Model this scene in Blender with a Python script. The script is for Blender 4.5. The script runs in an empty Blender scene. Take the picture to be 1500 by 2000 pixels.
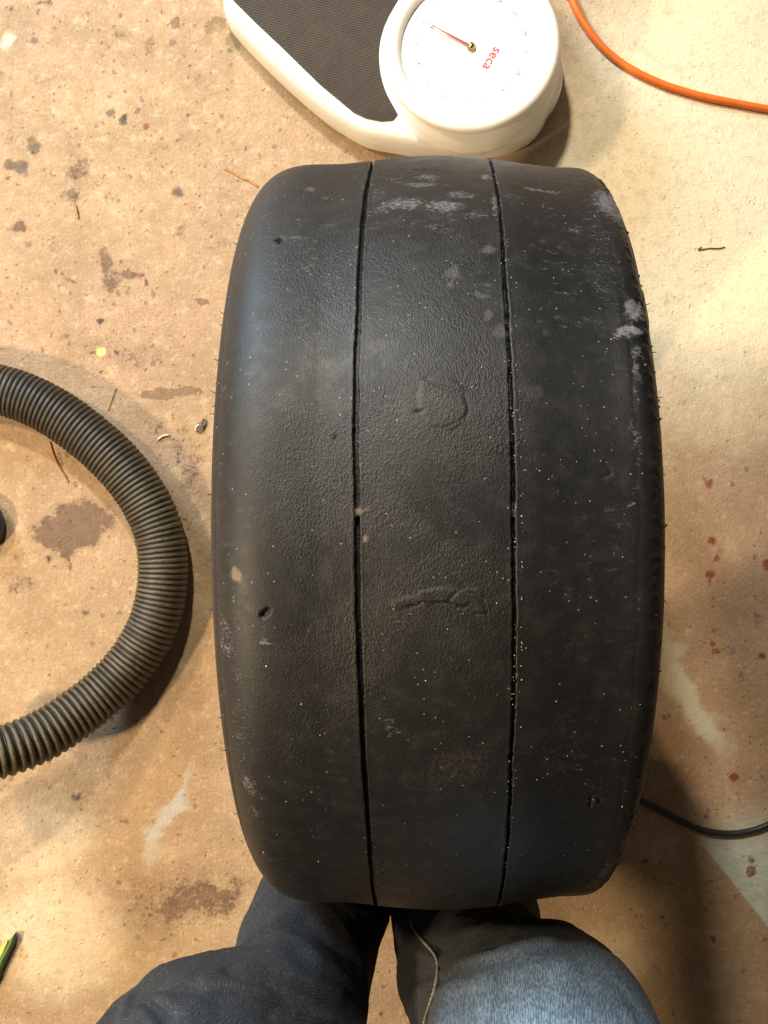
import bpy, bmesh, math, random
import numpy as np
from mathutils import Vector, Matrix
random.seed(4); rng = np.random.default_rng(7)
S = bpy.context.scene
COL = S.collection
PI = math.pi

# ------------------------------------------------------------------ camera, world, lamps
F, H = 2288.0, 1.4489                      # focal length in photo pixels (1500 x 2000), height above the floor
cam = bpy.data.cameras.new('camera'); co = bpy.data.objects.new('camera', cam); COL.objects.link(co)
co.location = (0, 0, H); co.rotation_euler = (0, 0, 0)
cam.sensor_fit = 'VERTICAL'; cam.sensor_height = 24; cam.sensor_width = 18
cam.lens = 24 * F / 2000; cam.clip_start = .01; cam.clip_end = 60
S.camera = co
w = bpy.data.worlds.new('World'); S.world = w; w.use_nodes = True
w.node_tree.nodes['Background'].inputs[0].default_value = (1.0, .80, .60, 1)
w.node_tree.nodes['Background'].inputs[1].default_value = .10
S.view_settings.view_transform = 'Standard'; S.view_settings.look = 'None'
S.view_settings.exposure = 0; S.view_settings.gamma = 1

def lamp(name, loc, to, size, power, color, sy=None):
    l = bpy.data.lights.new(name, 'AREA'); l.shape = 'RECTANGLE' if sy else 'DISK'
    l.size = size
    if sy: l.size_y = sy
    l.energy = power; l.color = color
    o = bpy.data.objects.new(name, l); COL.objects.link(o); o.location = loc
    o.rotation_euler = (Vector(to) - Vector(loc)).to_track_quat('-Z', 'Y').to_euler()
    return o
lamp('left_lamp', (-2.0, 1.08, 2.4), (0, 0, 0), .30, 60, (1, .76, .47))
lamp('front_lamp', (-.37, 1.60, 2.12), (.1, .1, 0), .15, 51, (1, .91, .74))
lamp('side_lamp', (-1.62, -.62, 1.60), (-.1, -.3, 0), .14, 46, (1, .77, .48))
lamp('front_window', (-1.9, 2.3, 1.35), (0, 0, .5), .9, 120, (.62, .82, 1), .8)

# ------------------------------------------------------------------ helpers
def W(px, py, z=0.0):                       # photo pixel -> point at height z
    d = H - z
    return Vector(((px - 750) * d / F, -(py - 1000) * d / F, z))
def sm(a, b, x):
    t = np.clip((x - a) / (b - a), 0, 1); return t * t * (3 - 2 * t)
_ng = {}
def vn(u, v, seed=0):                       # smooth 2-D value noise, -1..1
    if seed not in _ng: _ng[seed] = np.random.default_rng(100 + seed).random((256, 256)) * 2 - 1
    g = _ng[seed]
    iu = np.floor(u).astype(int); iv = np.floor(v).astype(int); fu = u - iu; fv = v - iv
    fu = fu * fu * (3 - 2 * fu); fv = fv * fv * (3 - 2 * fv)
    a = g[iu % 256, iv % 256]; b = g[(iu + 1) % 256, iv % 256]; c = g[iu % 256, (iv + 1) % 256]; d = g[(iu + 1) % 256, (iv + 1) % 256]
    return (a * (1 - fu) + b * fu) * (1 - fv) + (c * (1 - fu) + d * fu) * fv
def fbm(u, v, seed=0, n=3):
    return sum(vn(u * 2 ** i, v * 2 ** i, seed + i) / 2 ** i for i in range(n))
def obj(name, me, mat=None, parent=None, label=None, cat=None, group=None, kind=None, smooth=True):
    if isinstance(me, bmesh.types.BMesh):
        m = bpy.data.meshes.new(name); me.to_mesh(m); me.free(); me = m
    if smooth: me.polygons.foreach_set('use_smooth', [True] * len(me.polygons))
    if mat and not me.materials: me.materials.append(mat)
    o = bpy.data.objects.new(name, me); COL.objects.link(o)
    if parent: o.parent = parent
    tag(o, label, cat, group, kind)
    return o
def tag(o, label=None, cat=None, group=None, kind=None):
    for k, v in (('label', label), ('category', cat), ('group', group), ('kind', kind)):
        if v: o[k] = v
def empty(name, loc, label, cat, group=None, rz=0):
    o = bpy.data.objects.new(name, None); COL.objects.link(o); o.location = loc; o.rotation_euler.z = rz
    o.empty_display_size = .05; tag(o, label, cat, group); return o
def grid_mesh(name, P, wrap_u=False, wrap_v=False, uv=None):
    nu, nv = P.shape[:2]
    me = bpy.data.meshes.new(name)
    iu = np.arange(nu if wrap_u else nu - 1); iv = np.arange(nv if wrap_v else nv - 1)
    A, B = np.meshgrid(iu, iv, indexing='ij'); A2 = (A + 1) % nu; B2 = (B + 1) % nv
    f = np.stack([A * nv + B, A2 * nv + B, A2 * nv + B2, A * nv + B2], -1).reshape(-1, 4)
    me.vertices.add(nu * nv); me.vertices.foreach_set('co', P.reshape(-1).astype(np.float32))
    me.loops.add(f.size); me.loops.foreach_set('vertex_index', f.reshape(-1).astype(np.int32))
    me.polygons.add(len(f)); me.polygons.foreach_set('loop_start', np.arange(0, f.size, 4, dtype=np.int32))
    me.update(calc_edges=True)
    if uv is not None:
        l = me.uv_layers.new(name='flat'); l.data.foreach_set('uv', uv.reshape(-1, 2)[f.reshape(-1)].reshape(-1).astype(np.float32))
    me.validate(); return me
def catmull(pts, n):
    p = np.array(pts, float); p = np.vstack([2 * p[0] - p[1], p, 2 * p[-1] - p[-2]])
    out = []
    for i in range(1, len(p) - 2):
        t = np.linspace(0, 1, n, endpoint=False)[:, None]
        out.append(.5 * (2 * p[i] + (p[i + 1] - p[i - 1]) * t + (2 * p[i - 1] - 5 * p[i] + 4 * p[i + 1] - p[i + 2]) * t ** 2 + (3 * p[i] - p[i - 1] - 3 * p[i + 1] + p[i + 2]) * t ** 3))
    out.append(p[-2:-1]); return np.vstack(out)
def resample(p, step):
    d = np.r_[0, np.cumsum(np.linalg.norm(np.diff(p, axis=0), axis=1))]
    n = max(2, int(d[-1] / step)); s = np.linspace(0, d[-1], n)
    return np.stack([np.interp(s, d, p[:, k]) for k in range(p.shape[1])], 1), s
def tube(name, path, rad, ns=16, caps=True):  # path Nx3, rad scalar or N
    p = np.array(path, float); n = len(p); rad = np.broadcast_to(np.asarray(rad, float), (n,))
    T = np.gradient(p, axis=0); T /= np.linalg.norm(T, axis=1)[:, None]
    up = np.array([0, 0, 1.0]) if abs(T[0][2]) < .9 else np.array([0, 1.0, 0])
    N = []; a = up - T[0] * (up @ T[0])
    for i in range(n):
        a = a - T[i] * (a @ T[i]); a /= np.linalg.norm(a); N.append(a)
    N = np.array(N); B = np.cross(T, N)
    th = np.linspace(0, 2 * PI, ns, endpoint=False)
    P = p[:, None] + rad[:, None, None] * (np.cos(th)[None, :, None] * N[:, None] + np.sin(th)[None, :, None] * B[:, None])
    me = grid_mesh(name, P, wrap_v=True)
    if caps:
        bm = bmesh.new(); bm.from_mesh(me); bm.verts.ensure_lookup_table()
        bm.faces.new([bm.verts[k] for k in range(ns)]); bm.faces.new([bm.verts[(n - 1) * ns + k] for k in reversed(range(ns))])
        bm.normal_update(); bmesh.ops.recalc_face_normals(bm, faces=bm.faces); bm.to_mesh(me); bm.free()
    return me

# ------------------------------------------------------------------ node helpers
class NT:
    def __init__(s, name):
        s.m = bpy.data.materials.new(name); s.m.use_nodes = True; s.t = s.m.node_tree
        s.b = s.t.nodes['Principled BSDF']; s.L = s.t.links.new
    def n(s, typ, **k):
        nd = s.t.nodes.new(typ)
        for a, v in k.items(): setattr(nd, a, v)
        return nd
    def put(s, sock, v):
        if isinstance(v, bpy.types.NodeSocket): s.L(v, sock)
        else: sock.default_value = v
    def math(s, op, a, b=0.0, c=0.0, clamp=False):
        nd = s.n('ShaderNodeMath', operation=op, use_clamp=clamp)
        s.put(nd.inputs[0], a); s.put(nd.inputs[1], b); s.put(nd.inputs[2], c); return nd.outputs[0]
    def vm(s, op, a, b=(0, 0, 0), out=0):
        nd = s.n('ShaderNodeVectorMath', operation=op); s.put(nd.inputs[0], a)
        if op == 'SCALE': s.put(nd.inputs[3], b)
        else: s.put(nd.inputs[1], b)
        return nd.outputs[out]
    def noise(s, vec, scale, detail=3, rough=.5, col=False, dist=0):
        nd = s.n('ShaderNodeTexNoise'); s.put(nd.inputs['Vector'], vec); nd.inputs['Scale'].default_value = scale
        nd.inputs['Detail'].default_value = detail; nd.inputs['Roughness'].default_value = rough; nd.inputs['Distortion'].default_value = dist
        return nd.outputs['Color' if col else 0]
    def voro(s, vec, scale, rnd=1, out='Distance', feature='F1'):
        nd = s.n('ShaderNodeTexVoronoi', feature=feature); s.put(nd.inputs['Vector'], vec); nd.inputs['Scale'].default_value = scale
        nd.inputs['Randomness'].default_value = rnd; return nd.outputs[out]
    def ramp(s, v, a, b, lo=0.0, hi=1.0):
        nd = s.n('ShaderNodeMapRange', interpolation_type='SMOOTHSTEP'); s.put(nd.inputs[0], v)
        for i, x in enumerate((a, b, lo, hi)): s.put(nd.inputs[i + 1], x)
        return nd.outputs[0]
    def mix(s, f, a, b, mode='MIX'):
        nd = s.n('ShaderNodeMix', data_type='RGBA', blend_type=mode); s.put(nd.inputs[0], f)
        s.put(nd.inputs[6], a if isinstance(a, bpy.types.NodeSocket) else (*a, 1)); s.put(nd.inputs[7], b if isinstance(b, bpy.types.NodeSocket) else (*b, 1))
        return nd.outputs[2]
    def mapping(s, vec, loc=(0, 0, 0), rot=0, scale=(1, 1, 1), typ='TEXTURE'):
        nd = s.n('ShaderNodeMapping', vector_type=typ); s.put(nd.inputs[0], vec)
        nd.inputs[1].default_value = loc; nd.inputs[2].default_value = (0, 0, rot); nd.inputs[3].default_value = scale; return nd.outputs[0]
    def spots(s, vec, items, soft=.35, breakup=None):   # items: x, y, rx, ry, rot, strength
        acc = None
        for (x, y, rx, ry, rot, st) in items:
            d = s.vm('LENGTH', s.mapping(vec, (x, y, 0), rot, (rx, ry, 1)), out=1)
            m = s.ramp(d, 1 + soft, 1 - soft, 0, st)
            acc = m if acc is None else s.math('MAXIMUM', acc, m)
        if breakup is not None: acc = s.math('MULTIPLY', acc, breakup)
        return acc
    def bump(s, h, strength=.3, dist=.001, normal=None):
        nd = s.n('ShaderNodeBump'); nd.inputs['Strength'].default_value = strength; nd.inputs['Distance'].default_value = dist
        s.put(nd.inputs['Height'], h)
        if normal is not None: s.L(normal, nd.inputs['Normal'])
        return nd.outputs[0]
    def done(s, color=None, rough=None, normal=None, **k):
        if color is not None: s.put(s.b.inputs['Base Color'], color if isinstance(color, bpy.types.NodeSocket) else (*color, 1))
        if rough is not None: s.put(s.b.inputs['Roughness'], rough)
        if normal is not None: s.L(normal, s.b.inputs['Normal'])
        for a, v in k.items(): s.put(s.b.inputs[a.replace('_', ' ')], v)
        return s.m
    def obco(s): return s.n('ShaderNodeTexCoord').outputs['Object']
def simple(name, color, rough=.5, var=.15, scale=60, bump=0, **k):
    t = NT(name); c = t.obco(); n = t.noise(c, scale, 4)
    col = t.mix(t.ramp(n, .3, .7), [x * (1 - var) for x in color], [min(1, x * (1 + var)) for x in color])
    return t.done(col, rough, t.bump(n, bump, .001) if bump else None, **k)

# ------------------------------------------------------------------ floor
fx = np.unique(np.r_[np.linspace(-4, -.6, 8), np.arange(-.535, .536, .0020), np.linspace(.6, 4, 8)])
fy = np.unique(np.r_[np.linspace(-4, -.75, 8), np.arange(-.69, .691, .0020), np.linspace(.75, 4, 8)])
FX, FY = np.meshgrid(fx, fy, indexing='ij'); MASKS = {}
def warped(a, sa, b, sb, seed):
    return (FX + a * fbm(FX * sa, FY * sa, seed, 3) + b * fbm(FX * sb, FY * sb, seed + 4, 3), FY + a * fbm(FX * sa, FY * sa, seed + 8, 3) + b * fbm(FX * sb, FY * sb, seed + 12, 3))
FINE = warped(.0016, 260, .0022, 90, 110); BIG = warped(.004, 120, .010, 30, 140); TINY = warped(.0007, 300, .001, 120, 170)
def spot_mask(name, xy, items, soft=.35):
    acc = np.zeros(FX.shape, np.float32)
    for (x, y, rx, ry, rot, st) in items:
        R_ = max(rx, ry) * 2 + .03; i0, i1 = np.searchsorted(fx, [x - R_, x + R_]); j0, j1 = np.searchsorted(fy, [y - R_, y + R_]); o = np.s_[i0:i1, j0:j1]
        dx = xy[0][o] - x; dy = xy[1][o] - y; c, s_ = math.cos(rot), math.sin(rot)
        d = np.hypot((c * dx + s_ * dy) / rx, (-s_ * dx + c * dy) / ry); acc[o] = np.maximum(acc[o], st * sm(1 + soft, 1 - soft, d))
    MASKS[name] = acc
def floor_material():
    t = NT('stained painted concrete'); pos = t.n('ShaderNodeNewGeometry').outputs['Position']
    c = pos
    wn = t.noise(c, 90, 3, .6, col=True); wn2 = t.noise(c, 22, 3, .6, col=True)
    def warp(a, b):
        v = t.vm('SCALE', t.vm('SUBTRACT', wn, (.5, .5, .5)), a); v2 = t.vm('SCALE', t.vm('SUBTRACT', wn2, (.5, .5, .5)), b)
        v = t.vm('ADD', v, v2); return t.vm('MULTIPLY', t.vm('ADD', c, v), (1, 1, 0))
    fine = warp(.012, .006); big = warp(.03, .045)
    def M(name): return t.n('ShaderNodeAttribute', attribute_name=name).outputs['Fac']
    n1 = t.noise(c, 3.2, 4, .6); n2 = t.noise(c, 11, 5, .62); n3 = t.noise(c, 70, 5, .65); n4 = t.noise(c, 240, 4, .65)
    col = t.mix(t.ramp(n1, .36, .64), (.385, .258, .140), (.385, .248, .155))
    col = t.mix(t.ramp(n2, .44, .62, 0, .75), col, (.30, .195, .105))
    col = t.mix(t.ramp(n2, .45, .28, 0, .5), col, (.56, .43, .28))
    col = t.mix(t.ramp(n3, .52, .68, 0, .48), col, (.30, .195, .11))
    col = t.mix(t.ramp(n3, .46, .32, 0, .32), col, (.62, .48, .32))
    col = t.mix(t.ramp(n4, .54, .66, 0, .5), col, (.27, .175, .10))
    col = t.mix(t.ramp(n4, .44, .33, 0, .3), col, (.68, .54, .37))
    # pits and flecks: denser where the paint is worn
    dens = t.math('MAXIMUM', t.math('MULTIPLY', t.ramp(t.noise(c, 6, 4, .6), .42, .64), .7), M('worn'))
    v1 = t.voro(fine, 150); sel = t.voro(fine, 150, out='Color')
    selx = t.n('ShaderNodeSeparateColor'); t.L(sel, selx.inputs[0])
    pit = t.math('MULTIPLY', t.ramp(v1, .34, .20), t.ramp(selx.outputs[0], t.math('SUBTRACT', .93, t.math('MULTIPLY', dens, .38)), .99))
    col = t.mix(t.math('MULTIPLY', pit, .72), col, (.20, .125, .075))
    v2 = t.voro(fine, 55); sel2 = t.n('ShaderNodeSeparateColor'); t.L(t.voro(fine, 55, out='Color'), sel2.inputs[0])
    pit2 = t.math('MULTIPLY', t.ramp(v2, .25, .14), t.ramp(sel2.outputs[1], .84, .87))
    col = t.mix(t.math('MULTIPLY', pit2, .7), col, (.17, .10, .07))
    br = t.ramp(n4, .40, .60, .15, 1); br2 = t.ramp(n3, .42, .56, .1, 1)
    mixn = t.math('ADD', t.math('MULTIPLY', n3, .5), t.math('MULTIPLY', n4, .5)); K = H / F
    def M(name): return t.n('ShaderNodeAttribute', attribute_name=name).outputs['Fac']
    def L(items):
        out = []
        for it in items:
            x, y, rx, ry = it[:4]; rot = it[4] if len(it) > 4 else 0; st = it[5] if len(it) > 5 else .7
            out.append(((x - 750) * K, -(y - 1000) * K, rx * K, ry * K, math.radians(rot), st))
        return out
    spot_mask('worn', BIG, L([(250,690,100,45,-25,1.3),(150,340,60,90,0,1.2),(350,880,60,70,0,1.1),(270,530,50,30,0,1.3),(410,470,60,60,0,.9),(240,240,260,160,0,.7),(395,750,60,40,0,.8),(1300,430,120,120,0,.5),(380,1770,110,60,0,1.1),(590,30,100,60,0,.6)]), .6)
    soft_brown = L([(25,440,20,21,0,.6),(85,10,34,16,10,.5),(150,335,26,36,20,.45),(135,385,18,14,0,.45),(130,295,12,50,0,.3),(235,75,14,18,0,.35),(300,90,14,16,0,.35),
        (345,272,18,15,0,.3),(210,520,15,42,18,.55),(222,548,18,12,0,.5),(255,530,32,14,-18,.6),(250,690,75,30,-20,.35),(350,870,30,30,0,.35),(385,930,26,60,0,.4),
        (142,1035,68,50,20,.95),(125,1090,10,30,10,.7),(48,1145,22,20,0,.4),(400,1755,95,26,12,.55),(300,1760,150,60,10,.30),(20,1120,30,30,0,.2),
        (150,1230,80,40,0,.15),(420,470,26,22,0,.25),(350,1330,40,60,0,.2),(20,250,30,40,0,.25),(216,375,10,10,0,.4),(348,447,10,13,0,.4),(380,165,12,14,0,.3),
        (1345,240,6,18,-15,.25),(1480,950,80,60,0,.12),(1400,1180,90,90,0,.1),(40,60,50,60,0,.2),(88,155,14,10,0,.35),(130,660,16,13,0,.35),(90,645,9,7,0,.35)])
    spot_mask('soft_brown', BIG, soft_brown, .45); m = t.math('MULTIPLY', t.ramp(t.math('ADD', M('soft_brown'), t.math('MULTIPLY', t.math('SUBTRACT', mixn, .5), 1.5)), .20, .62), t.math('MULTIPLY', t.ramp(M('soft_brown'), .02, .25), .80)); m = t.math('MAXIMUM', m, t.math('MULTIPLY', M('soft_brown'), .62)); col = t.mix(m, col, (.095, .048, .028))
    sharp_brown = L([(335,768,62,11,3,.75),(300,772,30,9,-12,.7),(310,838,10,10,0,.5),(330,850,16,6,-35,.3),(318,900,20,14,30,.3),(395,1752,55,6,14,.85),(350,1775,50,6,8,.7),
        (420,50,26,14,30,.6),(340,45,13,11,0,.6),(455,80,16,20,0,.6),(395,590,14,8,-15,.7),(160,320,18,12,0,.4),(205,500,10,22,10,.6),(150,410,4,18,8,.6),(118,898,5,22,14,.5),
        (222,785,2.5,24,-12,.4),(1350,60,11,13,0,.3),(1282,118,5,11,15,.45),(268,215,5,9,-20,.6),(296,318,9,10,0,.35),(175,50,10,10,0,.3),(98,88,12,8,0,.3)])
    spot_mask('sharp_brown', FINE, sharp_brown, .3); m = t.math('MULTIPLY', t.ramp(t.math('ADD', M('sharp_brown'), t.math('MULTIPLY', t.math('SUBTRACT', mixn, .5), 1.6)), .30, .55), t.math('MULTIPLY', t.ramp(M('sharp_brown'), .02, .25), .85)); col = t.mix(m, col, (.17, .10, .05))
    dark = L([(20,322,12,9,0,.75),(40,326,14,13,0,.75),(67,287,12,11,0,.7),(60,272,8,6,0,.5),(14,350,5,4,0,.8),(215,219,10,7,-10,.65),(240,233,8,8,0,.95),(447,101,6,5,0,.85),
        (348,377,11,10,0,.8),(197,627,7,5,0,.95),(287,551,4,4,0,.9),(110,531,4.5,4,0,.85),(123,535,4,3,0,.8),(135,543,5,3,-20,.85),(143,549,3,3,0,.8),(97,1093,5,5,0,.95),(227,690,4.5,4.5,0,.95),
        (198,726,4,3.5,0,.95),(150,1556,8,6,10,.85),(162,1584,3.5,3,0,.85),(247,1607,5,4,0,.6),(62,1665,3,3,0,.5),(1480,400,13,13,0,.6),(1302,591,8,7.5,0,.98),(1257,371,4.5,4,0,.85),
        (1262,366,2.5,2.5,0,.8),(1277,379,3,4,20,.7),(1283,388,4,3,0,.7),(1276,393,3,3,0,.6),(1290,415,4,5,0,.5),(1283,430,3,3,0,.5),(1265,420,2.5,3,0,.6),(1410,378,4,4,0,.75),(1470,335,2.5,2.5,0,.8),
        (1200,380,3,2.5,0,.6),(1213,358,3,3,0,.5),(1322,123,4,4,0,.6),(1267,105,4,5,0,.4),(1395,610,4,6,20,.5),(1383,1890,4,3,0,.9),(1378,935,3,3,0,.6),(743,1980,4,4,0,.8),
        (370,130,3.5,3.5,0,.95),(333,188,3,2.5,0,.8),(22,16,5,4,0,.7),(68,78,7,6,0,.6),(236,27,4,4,0,.7),(188,244,3,2.5,0,.8),(320,1835,3,3,0,.7),(235,1200,5,4,0,.7),(168,1196,5,7,20,.7),
        (480,290,4,3,30,.9),(352,1094,2.5,2.5,0,.6),(1293,1793,5,3,0,.7),(1299,1806,3,2,0,.7),(1280,1888,4,3,0,.9),(1438,1750,3,3,0,.9),(1393,1835,5,7,20,.8),(183,690,3,3,0,.8),(56,475,9,6,0,.5)])
    spot_mask('dark_spots', FINE, dark, .3); m = M('dark_spots'); col = t.mix(m, col, t.mix(t.ramp(n4, .4, .62), (.022, .014, .012), (.070, .042, .030)))
    olive = L([(455,85,22,24,0,.3),(420,60,34,20,30,.3),(20,690,16,20,0,.2),(85,640,10,10,0,.3),(380,840,36,40,0,.22),(1498,1735,6,12,10,.8),(250,1870,60,50,0,.15)])
    spot_mask('olive', FINE, olive, .4); m = M('olive'); col = t.mix(m, col, (.27, .20, .06))
    red = L([(285,246,5,6,-10,.85),(277,538,5,3,20,.7),(426,475,2,4,20,.5),(1385,945,8,8,0,.75),(1390,1055,7,8,0,.8),(1399,1090,6,6,0,.7),(1387,1122,9,8,0,.85),(1386,1137,3,6,0,.8),(1498,1103,7,11,0,.8),
        (1393,1257,6,5,0,.75),(1398,1272,8,6,20,.6),(1489,1282,7,6,0,.8),(1434,1518,9,8,0,.85),(1380,1594,5,4,0,.75),(1384,1582,3,5,30,.4),(1260,1681,6,6,0,.75),(1467,1680,7,7,0,.9),(1467,1702,10,11,0,.95),
        (73,1687,3,5,-30,.5),(28,1865,5,4,0,.4),(1352,90,4,3,0,.2),(1270,1170,2,2,0,.4)])
    spot_mask('red_drops', TINY, red, .25); m = m_red = t.math('MULTIPLY', M('red_drops'), t.ramp(n4, .62, .42, .55, 1)); col = t.mix(m, col, (.20, .036, .022))
    blue = L([(1453,898,7,4,10,.75),(1408,1078,7,6,0,.5),(1480,1210,8,10,0,.55),(1432,1275,7,7,0,.75),(1350,1097,4,4,0,.5),(1479,402,13,11,0,.5),(142,1915,6,6,0,.45)])
    spot_mask('blue_drops', FINE, blue, .3); m = M('blue_drops'); col = t.mix(t.math('MULTIPLY', m, .7), col, (.10, .10, .15))
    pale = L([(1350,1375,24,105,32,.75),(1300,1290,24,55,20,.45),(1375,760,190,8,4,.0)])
    spot_mask('pale', BIG, pale, .5); m = M('pale'); col = t.mix(m, col, (.60, .57, .44))  # streaks of cool light right of the tyre, put into the floor colour
    bl = L([(325,1590,13,95,-32,.72),(290,1650,14,50,-15,.4)])
    spot_mask('grey_light_streak', BIG, bl, .55); m = M('grey_light_streak'); col = t.mix(m, col, (.46, .47, .46))  # bluish light streak at the lower left, painted into the floor colour
    wp = L([(198,687,8,8,0,.95)]); spot_mask('yellow_chip', TINY, wp, .3); m = M('yellow_chip'); col = t.mix(m, col, (.80, .72, .22))
    cream = L([(10,85,16,14,0,.6),(30,78,8,6,0,.6),(105,1830,130,110,-20,.4),(60,1640,110,90,0,.3),(1420,330,340,430,0,.95),(1130,430,160,160,0,.9),(1150,1880,110,80,0,.3),(60,1600,90,40,0,.2)])
    spot_mask('cream', BIG, cream, .5); m = M('cream'); col = t.mix(t.math('MULTIPLY', m, t.math('MULTIPLY', t.ramp(n3, .45, .68, 1, .78), t.ramp(n4, .54, .64, 1, .85))), col, (.88, .76, .53))
    # cool light past the tyre's shadow edge, lower right, coloured in as grey green
    q = t.n('ShaderNodeSeparateXYZ'); a = W(1390, 1675); b = W(1500, 1812); ang = math.atan2(b.y - a.y, b.x - a.x)
    t.L(t.mapping(t.vm('ADD', c, t.vm('SCALE', t.vm('SUBTRACT', wn, (.5, .5, .5)), .003)), tuple(a), ang), q.inputs[0])
    edge = t.math('MULTIPLY', t.ramp(q.outputs[1], -.001, .003), t.ramp(q.outputs[0], -.05, .02))
    edge = t.math('MULTIPLY', edge, t.ramp(t.noise(c, 9, 3), .2, .5, .65, .95))
    edge = t.math('MULTIPLY', edge, t.ramp(q.outputs[1], .13, .03))
    col = t.mix(edge, col, t.mix(t.ramp(n3, .35, .65), (.44, .46, .37), (.56, .57, .46)))
    col = t.mix(m_red, col, (.20, .036, .022))
    h = t.math('ADD', t.math('MULTIPLY', n3, .6), t.math('MULTIPLY', n4, .5)); h = t.math('SUBTRACT', h, t.math('MULTIPLY', pit, .5))
    return t.done(col, t.ramp(n3, .3, .7, .5, .75), t.bump(h, .75, .0022))
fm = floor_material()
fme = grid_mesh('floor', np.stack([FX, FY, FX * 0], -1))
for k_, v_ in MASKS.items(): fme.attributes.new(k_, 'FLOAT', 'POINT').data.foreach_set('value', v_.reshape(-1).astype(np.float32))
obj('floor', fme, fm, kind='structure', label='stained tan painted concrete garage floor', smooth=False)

# ------------------------------------------------------------------ tyre
R = .34; TX, TY, YAW = .0432, -.0177, .0060
tyre = empty('tyre', (TX, TY, 0), 'worn black slick racing tyre standing upright in the middle, two thin grooves', 'tyre', rz=YAW)
SW = (.1602 + .0083, .1602 - .0083); SB = (.0734 + .0206, .0734 - .0206); SA = (.0592 + .0236, .0592 - .0236)
K4 = (71.16, 48.0)
def prof(s):       # s: signed across coordinate (unrolled); returns x, r
    s = np.asarray(s, float); x = np.empty_like(s); r = np.empty_like(s)
    for k, sg in ((0, -1), (1, 1)):
        m = (s < 0) if sg < 0 else (s >= 0)
        q = np.abs(s[m]); w_, a_, b_ = SW[k], SA[k], SB[k]; xs = w_ - a_
        tt = np.clip((q - xs) / (arc_len[k]), 0, 1)
        th = np.interp(tt, arc_t[k], arc_th[k])
        r0 = R - 1.4392 * xs ** 2 + K4[k] * xs ** 4
        xx = np.where(q < xs, q, xs + a_ * np.sin(th) ** .4837); rr = np.where(q < xs, R - 1.4392 * q ** 2 + K4[k] * q ** 4, r0 - b_ + b_ * np.cos(th) ** .8478)
        x[m] = sg * xx; r[m] = rr
    return x, r
arc_len = []; arc_t = []; arc_th = []
for k in (0, 1):
    th = np.linspace(0, PI / 2, 4000); X = SA[k] * np.sin(th) ** .4837; Y = SB[k] * np.cos(th) ** .8478
    d = np.r_[0, np.cumsum(np.hypot(np.diff(X), np.diff(Y)))]; arc_len.append(d[-1]); arc_t.append(d / d[-1]); arc_th.append(th)
smin = -(SW[0] - SA[0] + arc_len[0]); smax = SW[1] - SA[1] + arc_len[1]
GL, GR = -.0582, .0458
def axis(dense, lo, hi, base, fine_, hw):   # non-uniform sampling, fine around the grooves
    out = [lo]; x = lo
    while x < hi:
        d = min(abs(x - g) for g in dense); st = fine_ if d < hw else min(base, fine_ + (d - hw) * .18); x += st; out.append(x)
    return np.array(out)
sc = axis((GL, GR), smin, smax, .0012, .00042, .0042)
ph = np.r_[np.linspace(-PI, -1.75, 60, endpoint=False), np.linspace(-1.75, 1.75, 1050, endpoint=False), np.linspace(1.75, PI, 60, endpoint=False)]
def place(x, r, p):
    y = r * np.sin(p); xx = x * (1 - np.where(y > 0, .0549, .0613) * (y / R) ** 2)
    return np.stack([xx, y, R + r * np.cos(p)], -1)
def project(P):
    c, s = math.cos(YAW), math.sin(YAW); X = c * P[..., 0] - s * P[..., 1] + TX; Y = s * P[..., 0] + c * P[..., 1] + TY
    d = H - P[..., 2]; return 750 + F * X / d, 1000 - F * Y / d
gm = {GL: [(728,318),(717,367),(710,420),(706,467),(702,567),(698,667),(696,733),(695,833),(696,950),(698,1083),(699,1183),(703,1300),(707,1380),(710,1467),(715,1560),(721,1633),(727,1720),(733,1762)],
      GR: [(957,313),(967,350),(973,387),(980,440),(985,520),(988,587),(995,667),(998,750),(1001,850),(1002,900),(1002,980),(1003,1050),(1004,1100),(1004,1200),(1004,1283),(1003,1367),(1000,1450),(998,1500),(995,1583),(992,1633),(986,1700),(979,1740),(977,1762)]}
def groove_shift(g):
    pp = np.linspace(-1.32, 1.32, 600); x0, r0 = prof(np.array([g]))
    u, v = project(place(np.full(600, x0[0]), np.full(600, r0[0]), pp)); u2, _ = project(place(np.full(600, x0[0] + .01), np.full(600, r0[0]), pp))
    i, j = np.argmax(v), np.argmin(v); lo, hi = min(i, j), max(i, j); o = slice(lo, hi + 1)
    order = np.argsort(v[o]); out_p = []; out_s = []
    for (mu, mv) in gm[g]:
        a = np.interp(mv, v[o][order], u[o][order]); b = np.interp(mv, v[o][order], u2[o][order]); p_ = np.interp(mv, v[o][order], pp[o][order])
        out_p.append(p_); out_s.append((mu - a) / (b - a) * .01)
    q = np.argsort(out_p); return np.array(out_p)[q], np.array(out_s)[q]
shifts = {}
for g in gm:
    pp_, ss_ = groove_shift(g); k = np.ones(5) / 5
    s_i = np.interp(ph, pp_, ss_); s_i = np.convolve(np.pad(s_i, 20, 'edge'), np.ones(41) / 41, 'valid'); shifts[g] = s_i
SS, PP = np.meshgrid(sc, ph, indexing='ij')
def shift_at(s, p):
    a = np.interp(p, ph, shifts[GL]); b = np.interp(p, ph, shifts[GR])
    wl = np.interp(s, [smin + .06, GL, GR, smax - .03], [0, 1, 0, 0]); wr = np.interp(s, [smin + .06, GL, GR, smax - .03], [0, 0, 1, 0])
    return wl * a + wr * b
X0, R0 = prof(SS); X0 = X0 + shift_at(SS, PP)
UA = PP * R                                      # arc length coordinate
_u, _v = project(place(X0, R0, PP)); vis = (np.abs(PP) < 1.2)
_u = np.where(vis, _u, 1e9)
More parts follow.
